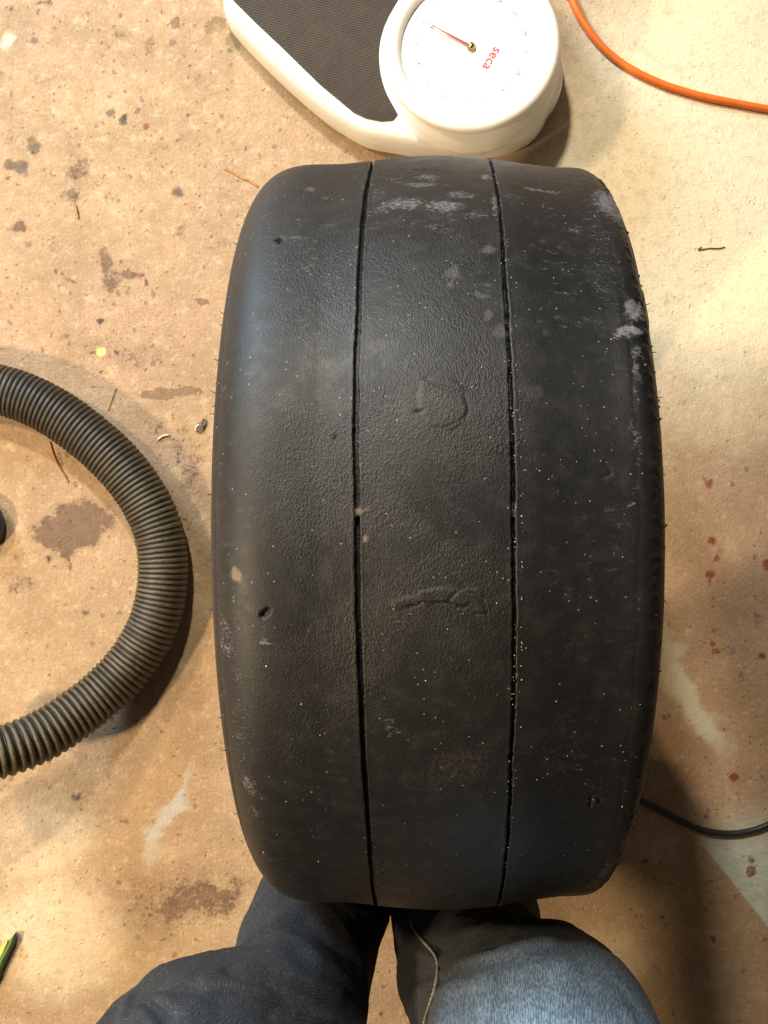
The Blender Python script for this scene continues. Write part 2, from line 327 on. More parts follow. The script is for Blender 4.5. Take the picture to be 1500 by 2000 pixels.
def T(px, py):                                   # pixel on the tread -> (s, arc)
    i = np.argmin((_u - px) ** 2 + (_v - py) ** 2); i, j = np.unravel_index(i, _u.shape); return SS[i, j], UA[i, j]
# displacement along the profile normal (outwards, metres)
D = np.zeros_like(SS)
D += .00020 * fbm(SS * 40, UA * 40, 1) * (.25 + .75 * sm(-.15, -.06, SS) * sm(.10, .05, SS))
def groove(g, hw, depth, sd, ragged):
    jit = ragged * fbm(UA * 260, SS * 0 + 3.1, sd, 3) + ragged * .8 * vn(UA * 900, SS * 0, sd + 5); off = ragged * .8 * fbm(UA * 60, SS * 0 + 9, sd + 9, 2)
    d = np.abs(SS - g - off); hwid = hw + jit * .8
    cut = sm(hwid + .00045, hwid - .0002, d) * depth
    lip = .00012 * np.exp(-((d - hw - .0016) / .0012) ** 2)
    return cut, lip
taper_l = np.interp(PP, [-1.3, -.6, .2, 1.3], [.0015, .0018, .0020, .0017])
cL, lL = groove(GL, taper_l * .82, .0068, 20, .00032); cR, lR = groove(GR, .0011, .0062, 40, .00045)
b1 = T(697, 1000)[1]; b2 = T(1003, 1003)[1]
fillL = np.where(np.abs(UA - b1 - .0003 * fbm(SS * 500, UA * 500, 3)) < .0034, .86, 0); fillR = np.where(np.abs(UA - b2 - .0004 * fbm(SS * 500, UA * 500, 8)) < .0030, .92, 0)
D -= cL * (1 - fillL) + cR * (1 - fillR); D += lL + lR
def poly_dist(pts):
    q = [T(*p) for p in pts]; best = np.full(SS.shape, 9.0)
    for (x1, y1), (x2, y2) in zip(q[:-1], q[1:]):
        dx, dy = x2 - x1, y2 - y1; t_ = np.clip(((SS - x1) * dx + (UA - y1) * dy) / (dx * dx + dy * dy + 1e-12), 0, 1)
        best = np.minimum(best, np.hypot(SS - x1 - t_ * dx, UA - y1 - t_ * dy))
    return best
jw = .0006 * fbm(SS * 160, UA * 160, 30, 2)
raise_ = np.zeros_like(D)
for pts, hw, hh in (([(775,1180),(805,1172),(835,1165)], .0028, .0006), ([(830,1166),(862,1160),(884,1162)], .0048, .0008), ([(896,1168),(912,1166),(925,1166)], .0052, .0009), ([(922,1164),(936,1174),(943,1188)], .0040, .0006)):
    raise_ = np.maximum(raise_, hh * sm(hw + .0006, hw - .0006, poly_dist(pts) + jw))
D += raise_
for pts, hw, dd in (([(800,1186),(830,1176),(876,1176),(905,1188),(918,1176)], .0006, .0010), ([(876,1174),(890,1158),(902,1154),(928,1158),(948,1178),(950,1198),(930,1200)], .0005, .0009),
                    ([(828,738),(845,746),(862,754),(882,760),(902,768),(911,780),(914,798),(911,812),(898,824),(880,831),(866,838),(850,834)], .0007, .0007), ([(812,806),(828,803)], .0008, .0010),
                    ([(1180,900),(1195,925),(1178,932)], .0005, .0008), ([(1155,1555),(1153,1575)], .0009, .002), ([(1168,1560),(1172,1570)], .0007, .0015),
                    ([(810,332),(850,332),(868,338)], .0008, .0015), ([(655,853),(654,860)], .0008, .0015)):
    D -= dd * sm(hw + .0005, hw * .4, poly_dist(pts) + jw * .5)
D += .0006 * sm(.0155, .0142, poly_dist([(862,775),(868,800)]) + jw)
D -= .004 * sm(.0022, .0006, poly_dist([(541,468),(548,466),(546,473)])); D -= .003 * sm(.0028, .0012, poly_dist([(512,1203),(522,1192)])); 
# shoulder lip left, torn edge right
sl = T(424, 900)[0]; D -= .0016 * np.exp(-((SS - sl) / .0016) ** 2); D -= .0008 * np.exp(-((SS - sl + .006) / .001) ** 2)
sr = T(1283, 1000)[0]
torn = np.exp(-((SS - sr) / .0045) ** 2) * np.clip(fbm(UA * 220, SS * 150, 60, 3), -.5, 1.2)
D += .0009 * torn
sr2 = sr - .014; D -= .0003 * np.exp(-((SS - sr2 - .001 * fbm(UA * 60, SS * 0, 66)) / .0014) ** 2)
# feathered wear ridge on the top right shoulder
dr = poly_dist([(1180,365),(1205,400),(1222,450),(1238,510),(1248,580),(1252,640)]) + .0012 * fbm(UA * 160, SS * 160, 70)
D += .0009 * sm(.009, .0075, dr)
# profile normals
dX = np.gradient(X0, axis=0); dR = np.gradient(R0, axis=0); ln = np.hypot(dX, dR); nx, nr = -dR / ln, dX / ln
P = place(X0 + nx * D, R0 + nr * D, PP)
UV = np.stack([SS, UA], -1)
TMASK = {}; TW = (SS + .0020 * fbm(SS * 200, UA * 200, 200, 3) + .0012 * fbm(SS * 60, UA * 60, 206, 2), UA + .0020 * fbm(SS * 200, UA * 200, 212, 3) + .0012 * fbm(SS * 60, UA * 60, 218, 2))
def tspots(name, items, soft):
    acc = np.zeros(SS.shape, np.float32)
    for (x, y, rx, ry, rot, st) in items:
        R_ = max(rx, ry) * 2.2 + .01; i0, i1 = np.searchsorted(sc, [x - R_, x + R_]); j0, j1 = np.searchsorted(ph * R, [y - R_, y + R_]); o = np.s_[i0:i1, j0:j1]
        dx = TW[0][o] - x; dy = TW[1][o] - y; c, s_ = math.cos(rot), math.sin(rot)
        acc[o] = np.maximum(acc[o], st * sm(1 + soft, 1 - soft, np.hypot((c * dx + s_ * dy) / rx, (-s_ * dx + c * dy) / ry)))
    TMASK[name] = acc
def tyre_material(side=False):
    t = NT('scuffed black rubber' if not side else 'black sidewall rubber')
    uvn = t.n('ShaderNodeUVMap', uv_map='flat'); c = uvn.outputs[0]
    wn = t.noise(c, 220, 3, .65, col=True); wn2 = t.noise(c, 45, 3, .6, col=True)
    v = t.vm('ADD', t.vm('SCALE', t.vm('SUBTRACT', wn, (.5, .5, .5)), .010), t.vm('SCALE', t.vm('SUBTRACT', wn2, (.5, .5, .5)), .006))
    cw = t.vm('MULTIPLY', t.vm('ADD', c, v), (1, 1, 0))
    st = t.mapping(c, scale=(1, 1.6, 1)); n1 = t.noise(c, 9, 4, .6); n2 = t.noise(st, 640, 3, .6, dist=.0); n3 = t.noise(c, 60, 5, .65); n4 = t.noise(t.mapping(c, scale=(1, 12, 1)), 500, 2, .5); n5 = t.noise(st, 1100, 3, .65)
    sep = t.n('ShaderNodeSeparateXYZ'); t.L(c, sep.inputs[0]); s_, a_ = sep.outputs[0], sep.outputs[1]
    col = t.mix(t.ramp(n1, .3, .7), (.0075, .0080, .0092), (.0110, .0112, .0120))
    col = t.mix(t.ramp(n3, .48, .72, 0, .6), col, (.019, .0188, .019))
    col = t.mix(t.ramp(n2, .56, .72, 0, .45), col, (.024, .0238, .024))
    if not side:
        def TM_(name): return t.n('ShaderNodeAttribute', attribute_name=name).outputs['Fac']
        def L(items):
            out = []
            for it in items:
                x, y, rx, ry = it[:4]; rot = it[4] if len(it) > 4 else 0; stg = it[5] if len(it) > 5 else .7
                a = T(x, y); b = T(x + (rx if x < 1100 else -rx), y); d = T(x, y + ry) if y < 1700 else T(x, y - ry)
                out.append((a[0], a[1], max(.0012, abs(b[0] - a[0])), max(.0012, abs(d[1] - a[1])), math.radians(rot), stg))
            return out
        br = t.ramp(t.noise(c, 260, 4, .7), .42, .58, .12, 1)
        grey = L([(860,400,140,50,0,.34),(1185,520,40,150,0,.42),(1060,420,60,50,0,.32),(780,1450,70,30,0,.30),(1080,1470,60,30,0,.30),(480,1510,26,70,0,.40),(438,1240,20,60,0,.45),(1240,900,10,150,0,.42),(900,520,60,60,0,.26),(835,345,26,5),(790,398,52,12,0,.75),(870,402,46,12,0,.8),(860,450,30,7,0,.5),(948,346,14,7,0,.8),(968,400,7,30,0,.75),(745,410,20,10,0,.6),(770,350,18,5,0,.5),(1060,372,50,4,0,.7),(1122,450,22,10,0,.65),(1040,425,20,8,0,.4),
            (1190,388,14,26,0,.8),(1212,430,12,30,0,.85),(1232,490,8,36,0,.7),(1240,560,9,26,0,.7),(1238,605,16,24,0,1),(1205,410,14,22,0,.9),(1222,460,10,26,0,.9),(1236,530,8,30,0,.9),(1228,645,26,10,0,1),(1246,725,9,22,0,.8),(900,380,40,8,0,.7),(820,360,40,6,0,.7),(740,380,16,22,0,.5),(1000,385,20,12,0,.5),(1150,395,30,8,0,.4),(930,420,30,10,0,.6),(1216,650,22,12,0,.85),(1250,690,12,20,0,.7),(1243,770,7,30,0,.6),(1240,850,7,44,0,.6),(1230,985,10,12,0,.65),
            (1247,1180,4,36,0,.55),(520,1253,22,9,0,.75),(514,1225,8,16,0,.55),(437,1225,14,30,0,.6),(440,1265,24,14,0,.65),(463,1320,8,12,0,.6),(466,1435,14,12,0,.6),(487,1535,20,16,0,.7),(478,1572,14,14,0,.55),(500,1585,10,12,0,.6),
            (755,1415,22,14,0,.6),(775,1430,14,8,0,.6),(545,1395,30,10,0,.2),(535,372,22,10,0,.35),(625,410,30,9,0,.3),(1185,1700,16,36,0,.6),(1170,1725,22,14,0,.5),(1090,1205,20,6,0,.2),(645,1055,10,5,0,.4),(500,850,30,20,0,.12),(1075,740,16,6,0,.35),(1040,835,30,5,0,.35)])
        tspots('grey', grey, .6); m = TM_('grey'); m = t.ramp(t.math('ADD', m, t.math('MULTIPLY', t.math('SUBTRACT', t.noise(t.mapping(c, scale=(1.6, .8, 1)), 420, 6, .8), .5), 3.0)), .54, .98, 0, t.ramp(m, .03, .35, 0, .85)); col = t.mix(m, col, (.150, .150, .165))
        blob = L([(950,485,16,7,0,.8),(885,532,15,15,0,.7),(884,552,8,9,0,.7),(945,574,14,6,0,.7),(948,612,13,12,0,.65),(978,648,16,12,0,.55),(1045,770,18,14,0,.25),(1060,648,10,8,0,.3)])
        tspots('blob', blob, .22); m = TM_('blob'); col = t.mix(t.math('MULTIPLY', m, t.ramp(t.noise(c, 600, 4, .7), .35, .6, .25, .6)), col, (.115, .118, .132))
        sc_ = t.math('MULTIPLY', t.ramp(t.noise(t.mapping(c, scale=(2.2, 1, 1)), 170, 6, .78), .555, .66), t.ramp(t.noise(c, 15, 3), .42, .62)); col = t.mix(t.math('MULTIPLY', sc_, t.ramp(a_, .08, .20, .22, .6)), col, (.11, .108, .115))
        brown = L([(900,1495,75,42,0,.55),(840,1530,60,30,0,.4),(1100,1480,60,34,0,.42),(870,1390,60,20,0,.25),(760,1280,90,60,0,.2),(820,1240,60,30,0,.25),(850,330,120,12,0,.25),(1100,335,80,14,0,.35),(500,1480,40,40,0,.2)])
        tspots('brown', brown, .5); m = TM_('brown'); m = t.ramp(t.math('ADD', m, t.math('MULTIPLY', t.math('SUBTRACT', t.noise(c, 240, 5, .75), .5), 2.0)), .35, .75, 0, t.ramp(m, .03, .6, 0, .34)); col = t.mix(m, col, (.075, .056, .046))
        tan = L([(462,1120,12,12,0,.9),(710,998,8,5,0,.5),(605,370,9,3,0,.5),(640,385,7,2,0,.3),(716,1052,2,7,0,.95),(1006,990,3,4,0,.4),(1012,1325,4,3,0,.5),(1186,683,3,2,0,.6)])
        tspots('tan', tan, .2); m = t.math('MULTIPLY', TM_('tan'), t.ramp(n5, .35, .55, .5, 1)); col = t.mix(t.math('MULTIPLY', m, .75), col, (.20, .155, .090))
        wet = L([(985,1220,24,40,0,.8),(1025,1260,18,50,0,.85),(1010,1200,16,24,0,.7)]); tspots('wet', wet, .45); wetm = t.math('MULTIPLY', TM_('wet'), br); col = t.mix(wetm, col, (.008, .0075, .007))
        # fine dust flecks
        vo = t.voro(c, 260); se = t.n('ShaderNodeSeparateColor'); t.L(t.voro(c, 260, out='Color'), se.inputs[0])
        fl = t.math('MULTIPLY', t.ramp(vo, .20, .10), t.ramp(se.outputs[0], .90, .93)); col = t.mix(t.math('MULTIPLY', fl, .55), col, (.34, .31, .26))
    # pebbled texture: strong on the left and middle ribs, smoother on the right one
    reg = t.math('MULTIPLY', t.math('MULTIPLY', t.ramp(s_, .030, .075, 1, .30), t.ramp(s_, -.140, -.095, .45, 1)), t.ramp(t.noise(c, 12, 4), .35, .62, .30, 1))
    wv3 = t.vm('ADD', st, t.vm('SCALE', t.vm('SUBTRACT', t.noise(c, 420, 2, .5, col=True), (.5, .5, .5)), .0012)); peb = t.ramp(t.voro(wv3, 470), .0, .75, 1, 0); peb2 = t.ramp(t.voro(wv3, 950), .0, .75, 1, 0)
    h = t.math('MULTIPLY', t.math('ADD', t.math('MULTIPLY', peb, t.ramp(t.noise(c, 40, 3), .35, .65, .15, .6)), t.math('ADD', t.math('MULTIPLY', peb2, .50), t.math('MULTIPLY', n5, .9))), reg)
    h = t.math('ADD', h, t.math('MULTIPLY', n4, .10)); h = t.math('ADD', h, t.math('MULTIPLY', n3, t.ramp(s_, -.13, -.08, .04, .18)))
    ro = t.math('ADD', t.ramp(n3, .3, .7, .42, .56), t.ramp(s_, -.07, -.12, 0, .06))
    return t.done(col, ro, t.bump(h, .50, .0010), Specular_IOR_Level=t.ramp(s_, .045, .07, .42, .24))
TM = tyre_material(); SM = tyre_material(True)
# split into tread and two sidewalls where the profile turns down
rr_ = prof(sc)[1]; il = np.argmax((rr_ > .296)); ir = len(sc) - 1 - np.argmax((rr_[::-1] > .300))
def close(a, b): return np.s_[a:b]
def part(name, a, b, mat, extra=None):
    Q = P[a:b]; U = UV[a:b]
    if extra is not None: Q = np.concatenate([Q, extra], 0) if extra_after else np.concatenate([extra, Q], 0); 
    me = grid_mesh(name, Q, wrap_v=True, uv=UV[a:b] if extra is None else np.concatenate([U, np.repeat(U[-1:], len(extra), 0)], 0) if extra_after else np.concatenate([np.repeat(U[:1], len(extra), 0), U], 0))
    if mat is TM:
        for k_, v_ in TMASK.items(): me.attributes.new(k_, 'FLOAT', 'POINT').data.foreach_set('value', v_[a:b].reshape(-1).astype(np.float32))
    return obj(name, me, mat, tyre)
part('tread', il, ir + 1, TM)
def bead(side):
    k = 0 if side < 0 else 1; x, r = prof(np.array([smin if side < 0 else smax])); x = x[0]; r = r[0]
    pts = [(x - side * .004, r - .02), (x - side * .020, .247), (x - side * .032, .238), (x - side * .040, .240), (x - side * .036, .256), (x - side * .022, r + .01), (x - side * .022, R - .035), (side * .06, R - .022), (0, R - .018)]
    arr = np.array([place(np.full(len(ph), a_), np.full(len(ph), b_), ph) for a_, b_ in pts])
    return arr if side > 0 else arr[::-1]
extra_after = False; part('sidewall', 0, il + 1, SM, bead(-1))
extra_after = True; part('sidewall', ir, len(sc), SM, bead(1))
# moulding whiskers and torn rubber slivers along the edges
rub = simple('dark rubber', (.016, .015, .015), .6)
def edge_point(px, py):
    s_, a_ = T(px, py); x, r = prof(np.array([s_])); return place(x[0], r[0], a_ / R)
for (px, py, dx, dy) in [(462,477,-9,-4),(430,612,-8,-5),(436,640,-6,-8),(424,703,-9,-1),(417,768,-10,-5),(421,792,-6,3),(416,808,-9,0),(412,967,-8,-2),(415,1190,-7,1),(427,1402,-6,0),(437,1466,-7,0),(460,1590,-7,0),
                         (1264,597,9,-4),(1278,688,6,0),(1288,776,8,0),(1290,782,3,6),(1296,1172,4,5),(1268,1508,5,-5),(1250,1588,2,8)]:
    p = edge_point(px, py); dirv = np.array([dx, -dy, 0.0]) * (H - p[2]) / F; 
    n = np.linspace(0, 1, 5)[:, None]; path = p + dirv * (n * 1.2 - .2) + np.array([0, 0, 1]) * (.002 * n ** 2)
    obj('rubber_whisker', tube('rubber_whisker', path, np.linspace(.00045, .0002, 5), 6), rub, tyre)
bm = bmesh.new()
for i in range(26):                              # torn crumbs along the right edge
    py = random.uniform(430, 1690); pxe = np.interp(py, [430, 513, 590, 683, 783, 950, 1093, 1250, 1333, 1417, 1527, 1583, 1690], [1222, 1247, 1261, 1275, 1285, 1295, 1299, 1291, 1285, 1278, 1262, 1249, 1212])
    p = edge_point(pxe - random.uniform(0, 4), py); r_ = random.uniform(.0005, .0014)
    M = Matrix.Translation(Vector(p)) @ Matrix.Rotation(random.random() * 6, 4, 'Z') @ Matrix.Diagonal((r_, r_ * random.uniform(1, 3), r_, 1))
    bmesh.ops.create_icosphere(bm, subdivisions=1, radius=1, matrix=M)
obj('rubber_crumbs', bm, rub, tyre, kind='stuff')
# grit stuck to the tread
def crumb(bm, p, r, M3=None):
    g = bmesh.ops.create_icosphere(bm, subdivisions=1, radius=1, matrix=Matrix.Translation(Vector(p)) @ Matrix.Rotation(random.random() * 6, 4, 'Z') @ Matrix.Diagonal((r * random.uniform(.6, 1.5), r * random.uniform(.6, 1.5), r * .6, 1)))
    for v in g['verts']: v.co += Vector((random.uniform(-1, 1), random.uniform(-1, 1), random.uniform(-1, 1))) * r * .3
bm = bmesh.new(); sizes = []
named = [(504,650,3),(497,667,2),(556,563,2.2),(560,566,2),(597,529,2),(670,390,2.5),(796,461,2.2),(585,1376,4),(519,1302,4),(531,1137,3),(669,1137,1.5),(667,942,2.2),(744,909,2.5),(668,882,1.5),(624,1435,3.2),(673,1415,2),(862,1168,2),(866,1228,2.8),
         (825,1330,3),(806,1322,2),(939,1453,3.4),(912,1438,2),(862,1408,2),(805,1439,2.2),(1190,663,4.5),(1198,659,4),(1184,681,2.5),(1172,745,2),(1136,755,2.4),(1142,790,2),(1128,794,2),(1132,837,2),(1161,847,2.2),(1260,712,4),(1273,710,2.5),(1290,919,3.5),
         (1213,1089,3),(1105,1174,2.4),(1046,921,3),(1120,903,2.2),(1009,1099,3.4),(1006,968,2),(1013,1327,4),(1119,1430,2.6),(1173,1456,2.8),(1065,1484,2.2),(1066,1511,2.4),(1048,1523,2.4),(1214,1575,5),(1220,1486,2),(1035,1458,2.2),(1012,1421,2.4),(1249,1377,2),
         (996,1655,3),(740,1577,2),(560,1565,2.6),(625,1682,4),(515,1665,3),(934,718,2.4),(893,750,3),(866,828,4.5),(868,834,3),(876,803,3.5),(843,765,3),(1051,604,3),(1128,628,2),(1166,517,2),(1161,481,1.8),(1064,400,2),(984,508,2.4),(868,545,2.5),(811,672,1.6)]
for (px, py, s_) in named:
    crumb(bm, edge_point(px, py), s_ * .42 * .00036)
for i in range(110):
    py = random.uniform(330, 1740); px = random.uniform(480, 1240) if random.random() < .5 else random.gauss(1080, 80)
    if not (470 < px < 1250): continue
    crumb(bm, edge_point(px, py), random.choice((.00015, .00018, .0002, .00025, .0004)))
for i in range(90):                               # dust caught on the lip of the right groove
    py = random.uniform(330, 1700); px = np.interp(py, [q[1] for q in gm[GR]], [q[0] for q in gm[GR]]) + random.choice((-1, 1)) * random.uniform(5, 9)
    crumb(bm, edge_point(px, py), random.choice((.0002, .0003, .0004)))
obj('grit', bm, simple('pale grit', (.40, .38, .31), .6, .4, 300), tyre, kind='stuff')

# ------------------------------------------------------------------ bathroom scale
white = simple('white enamel', (.80, .78, .74), .28, .02, 30)
SX, SYc = .1015, .5405; ax = Vector((-.858, .513)).normalized(); pr = Vector((ax.y * -1, ax.x))   # pr points to the lower left
def sp(a, p, z=0): return Vector((a * ax.x + p * pr.x, a * ax.y + p * pr.y, z))
scale_o = empty('bathroom_scale', (SX, SYc, 0), 'white mechanical bathroom scale with black ribbed mat and round dial above the tyre', 'scale')
def ap(px, py, z=.057):
    v = W(px, py, z); d = Vector((v.x - SX, v.y - SYc)); return (d.dot(ax), d.dot(pr))
half = [(-.1135, 0)] + [ap(*q, .012) for q in [(1056,256),(1030,284),(980,306),(905,314),(825,309),(770,301),(715,289),(670,264),(625,232),(550,166),(475,90),(446,50),(437,5)]] + [(.330, .040), (.338, 0)]
hp = catmull([(h[0], h[1], 0) for h in half], 6)[:, :2]
outline = np.vstack([hp, hp[-2:0:-1] * [1, -1]])
def inset(poly, d):
    p = np.array(poly); t_ = np.roll(p, -1, 0) - np.roll(p, 1, 0); t_ /= np.linalg.norm(t_, axis=1)[:, None]; n = np.stack([t_[:, 1], -t_[:, 0]], 1)
    c = p.mean(0); 
    if ((p + n * .001 - c) ** 2).sum() < ((p - c) ** 2).sum(): n = -n
    return p - n * d
bm = bmesh.new(); rings = []
for d, z in ((.006, .006), (.001, .008), (0, .014), (.001, .034), (.0035, .045), (.008, .052), (.014, .055), (.03, .056)):
    rings.append([bm.verts.new(sp(*q, z)) for q in inset(outline, d)])
n = len(outline)
for a, b in zip(rings[:-1], rings[1:]):
    for i in range(n): bm.faces.new((a[i], a[(i + 1) % n], b[(i + 1) % n], b[i]))
bm.faces.new(rings[-1]); bm.faces.new(rings[0][::-1])
TILT = Matrix.Rotation(math.radians(7), 4, Vector((-ax.y, ax.x, 0)).cross(Vector((0, 0, 1))).cross(Vector((0, 0, 1))) * 1)
tax = Vector((0, 0, 1)).cross(Vector((ax.x, ax.y, 0))); TILT = Matrix.Rotation(math.radians(7), 4, tax)
DZ = .088; DM = Matrix.Translation((0, 0, DZ)) @ TILT
prev = None; ns = 72                               # collar that rises from the housing to the dial
cr = []
for rr, z, tl in ((.108, .02, 0), (.111, .045, 0), (.106, .060, .4), (.099, .070, 1), (.097, -.010, 2), (.094, -.004, 2)):
    ring = []
    for i in range(ns):
        a = 2 * PI * i / ns; v = Vector((rr * math.cos(a), rr * math.sin(a), 0))
        if tl == 2: v = DM @ Vector((v.x, v.y, z))
        else: v = (Matrix.Rotation(math.radians(7 * tl), 4, tax) @ v) + Vector((0, 0, z))
        ring.append(bm.verts.new(v))
    cr.append(ring)
for a, b in zip(cr[:-1], cr[1:]):
    for i in range(ns): bm.faces.new((a[i], a[(i + 1) % ns], b[(i + 1) % ns], b[i]))
bm.faces.new(cr[-1]); bm.faces.new(cr[0][::-1]); bmesh.ops.recalc_face_normals(bm, faces=bm.faces)
def remeshed(o, vox, it=6, fac=.5):
    m = o.modifiers.new('r', 'REMESH'); m.mode = 'VOXEL'; m.voxel_size = vox; m.use_smooth_shade = True
    s_ = o.modifiers.new('s', 'SMOOTH'); s_.factor = fac; s_.iterations = it
    bpy.context.view_layer.update()
    me = bpy.data.meshes.new_from_object(o.evaluated_get(bpy.context.evaluated_depsgraph_get())); o.modifiers.clear(); mats = list(o.data.materials)
    o.data = me
    if not me.materials:
        for x in mats: me.materials.append(x)
    me.polygons.foreach_set('use_smooth', [True] * len(me.polygons)); return o
house = obj('housing', bm, white, scale_o); remeshed(house, .0025, 8)
# mat
lower = [ap(*q) for q in [(767,205),(777,224),(768,235),(745,237),(715,231),(690,219),(625,165),(550,92),(500,45),(455,0)]]
arc = [( .1075 * math.cos(t_), .1075 * math.sin(t_)) for t_ in np.linspace(0, math.atan2(lower[0][1], lower[0][0]) * .97, 14)]
far = [(.297, .068), (.312, .045), (.319, .02), (.320, 0)]
hm = arc + lower + [q for q in far if q[0] > lower[-1][0]]
matp = hm + [(a, -p) for a, p in hm[-2:0:-1]]
def prism(bm, pts, z0, z1, f):
    a = [bm.verts.new(f(*q, z0)) for q in pts]; b = [bm.verts.new(f(*q, z1)) for q in pts]; m = len(pts)
    bm.faces.new(b); bm.faces.new(a[::-1])
    for i in range(m): bm.faces.new((a[i], a[(i + 1) % m], b[(i + 1) % m], b[i]))
bm = bmesh.new(); prism(bm, matp, .0545, .0572, sp); bmesh.ops.triangulate(bm, faces=[f for f in bm.faces if len(f.verts) > 4]); bmesh.ops.recalc_face_normals(bm, faces=bm.faces)
matm = simple('dark mat rubber', (.026, .018, .013), .6, .25, 40)
mat_o = obj('mat', bm, matm, scale_o, smooth=False)
# ribs, clipped to the mat
rd = Vector((.965, -.262)); rn = Vector((-rd.y, rd.x)); poly = [sp(*q) for q in inset(matp, .0015)]
bm = bmesh.new()
vals = [rn.dot(Vector((q.x, q.y))) for q in poly]; k = min(vals) + .0015
while k < max(vals):
    xs = []
    for i in range(len(poly)):
        a, b = poly[i], poly[(i + 1) % len(poly)]; va, vb = rn.x * a.x + rn.y * a.y - k, rn.x * b.x + rn.y * b.y - k
        if va * vb < 0: q = a.lerp(b, va / (va - vb)); xs.append(rd.x * q.x + rd.y * q.y)
    xs.sort()
    for a, b in zip(xs[::2], xs[1::2]):
        if b - a < .003: continue
        vs = []
        for (e, dz) in ((-.0008, 0), (-.0003, .0008), (.0003, .0008), (.0008, 0)):
            vs.append([bm.verts.new((rd.x * t_ + rn.x * (k + e), rd.y * t_ + rn.y * (k + e), .0572 + dz)) for t_ in (a, b)])
        for u, v in zip(vs[:-1], vs[1:]): bm.faces.new((u[0], u[1], v[1], v[0]))
    k += .0029
obj('mat_ribs', bm, simple('mat rib rubber', (.058, .041, .030), .62, .2, 50), mat_o, smooth=False, kind='stuff')
# dial
def lathe(prof_, ns=96, M=Matrix()):
    bm = bmesh.new(); rs = [[bm.verts.new(M @ Vector((r * math.cos(2 * PI * i / ns), r * math.sin(2 * PI * i / ns), z))) for i in range(ns)] if r > 0 else bm.verts.new(M @ Vector((0, 0, z))) for r, z in prof_]
    for a, b in zip(rs[:-1], rs[1:]):
        for i in range(ns):
            j = (i + 1) % ns
            if isinstance(a, list) and isinstance(b, list): bm.faces.new((a[i], a[j], b[j], b[i]))
            elif isinstance(a, list): bm.faces.new((a[i], a[j], b))
            else: bm.faces.new((a, b[j], b[i]))
    bmesh.ops.recalc_face_normals(bm, faces=bm.faces); return bm
obj('dial_ring', lathe([(.096, -.006), (.1005, -.006), (.1025, -.003), (.1030, .001), (.1022, .005), (.099, .0085), (.094, .0095), (.088, .0085), (.0835, .006), (.0822, .002), (.082, -.004)], M=DM), white, scale_o)
face = obj('dial_face', lathe([(.0825, -.003), (0, -.003)], M=DM), simple('white dial card', (.82, .82, .80), .35, .01), scale_o)
redm = simple('red print', (.27, .010, .018), .5, .05); greym = simple('grey print', (.16, .16, .18), .5, .05)
ang0 = math.atan2(ax.y, ax.x)                      # the pointer and the zero face the platform
def on_dial(r, a, z): return DM @ Vector((r * math.cos(a), r * math.sin(a), z))
bm = bmesh.new()
for i in range(160):
    a = ang0 - 2 * PI * i / 160; l = .0045 if i % 10 else .008; wd = .00010 if i % 10 else .0002; r0 = .0785
    t_ = Vector((-math.sin(a), math.cos(a), 0)) * wd; u = Vector((math.cos(a), math.sin(a), 0))
    q = [u * (r0 - l) - t_, u * r0 - t_, u * r0 + t_, u * (r0 - l) + t_]
    bm.faces.new([bm.verts.new(DM @ (v + Vector((0, 0, -.0026)))) for v in q])
obj('tick_marks', bm, greym, face, smooth=False)
def text(name, s_, size, M, mat, parent, bevel=0):
    cu = bpy.data.curves.new(name, 'FONT'); cu.body = s_; cu.size = size; cu.align_x = 'CENTER'; cu.align_y = 'CENTER'; cu.extrude = .00006; cu.offset = bevel; cu.resolution_u = 4
    to = bpy.data.objects.new(name, cu); COL.objects.link(to); bpy.context.view_layer.update()
    me = bpy.data.meshes.new_from_object(to.evaluated_get(bpy.context.evaluated_depsgraph_get())); bpy.data.objects.remove(to)
    me.transform(M); return obj(name, me, mat, parent, smooth=False)
for i in range(16):
    a = ang0 - 2 * PI * i / 16
    M = DM @ Matrix.Translation((.064 * math.cos(a), .064 * math.sin(a), -.0025)) @ Matrix.Rotation(a - PI / 2 + PI, 4, 'Z')
    text('numeral', str(i * 10), .0075, M, redm if i == 0 else greym, face)
dirup = -ang0
M = DM @ Matrix.Translation((.0275 * math.cos(ang0 + PI) , .0275 * math.sin(ang0 + PI), -.0025)) @ Matrix.Rotation(ang0 + PI - PI / 2, 4, 'Z')
text('lettering', 'seca', .0165, M, simple('red lettering', (.50, .012, .02), .5, .02), face, .00022)
M = DM @ Matrix.Translation((.052 * math.cos(ang0), .052 * math.sin(ang0), -.0025)) @ Matrix.Rotation(ang0 + PI / 2, 4, 'Z')
text('unit_mark', 'kg', .006, M, redm, face)
bm = bmesh.new(); pa = ang0; u = Vector((math.cos(pa), math.sin(pa), 0)); t_ = Vector((-u.y, u.x, 0))
q = [u * -.004 - t_ * .0018, u * .030 - t_ * .0012, u * .0625, u * .030 + t_ * .0012, u * -.004 + t_ * .0018]
a = [bm.verts.new(DM @ (v + Vector((0, 0, .0006)))) for v in q]; b = [bm.verts.new(DM @ (v + Vector((0, 0, .0012)))) for v in q]
bm.faces.new(b); bm.faces.new(a[::-1])
for i in range(5): bm.faces.new((a[i], a[(i + 1) % 5], b[(i + 1) % 5], b[i]))
obj('pointer', bm, redm, scale_o, smooth=False)
obj('pointer_hub', lathe([(.0052, -.003), (.0052, .0014), (.0046, .0016), (.0042, .0030), (.0028, .0055), (0, .0062)], 32, DM), simple('brass', (.45, .32, .18), .25, .1, Metallic=1.0), scale_o)
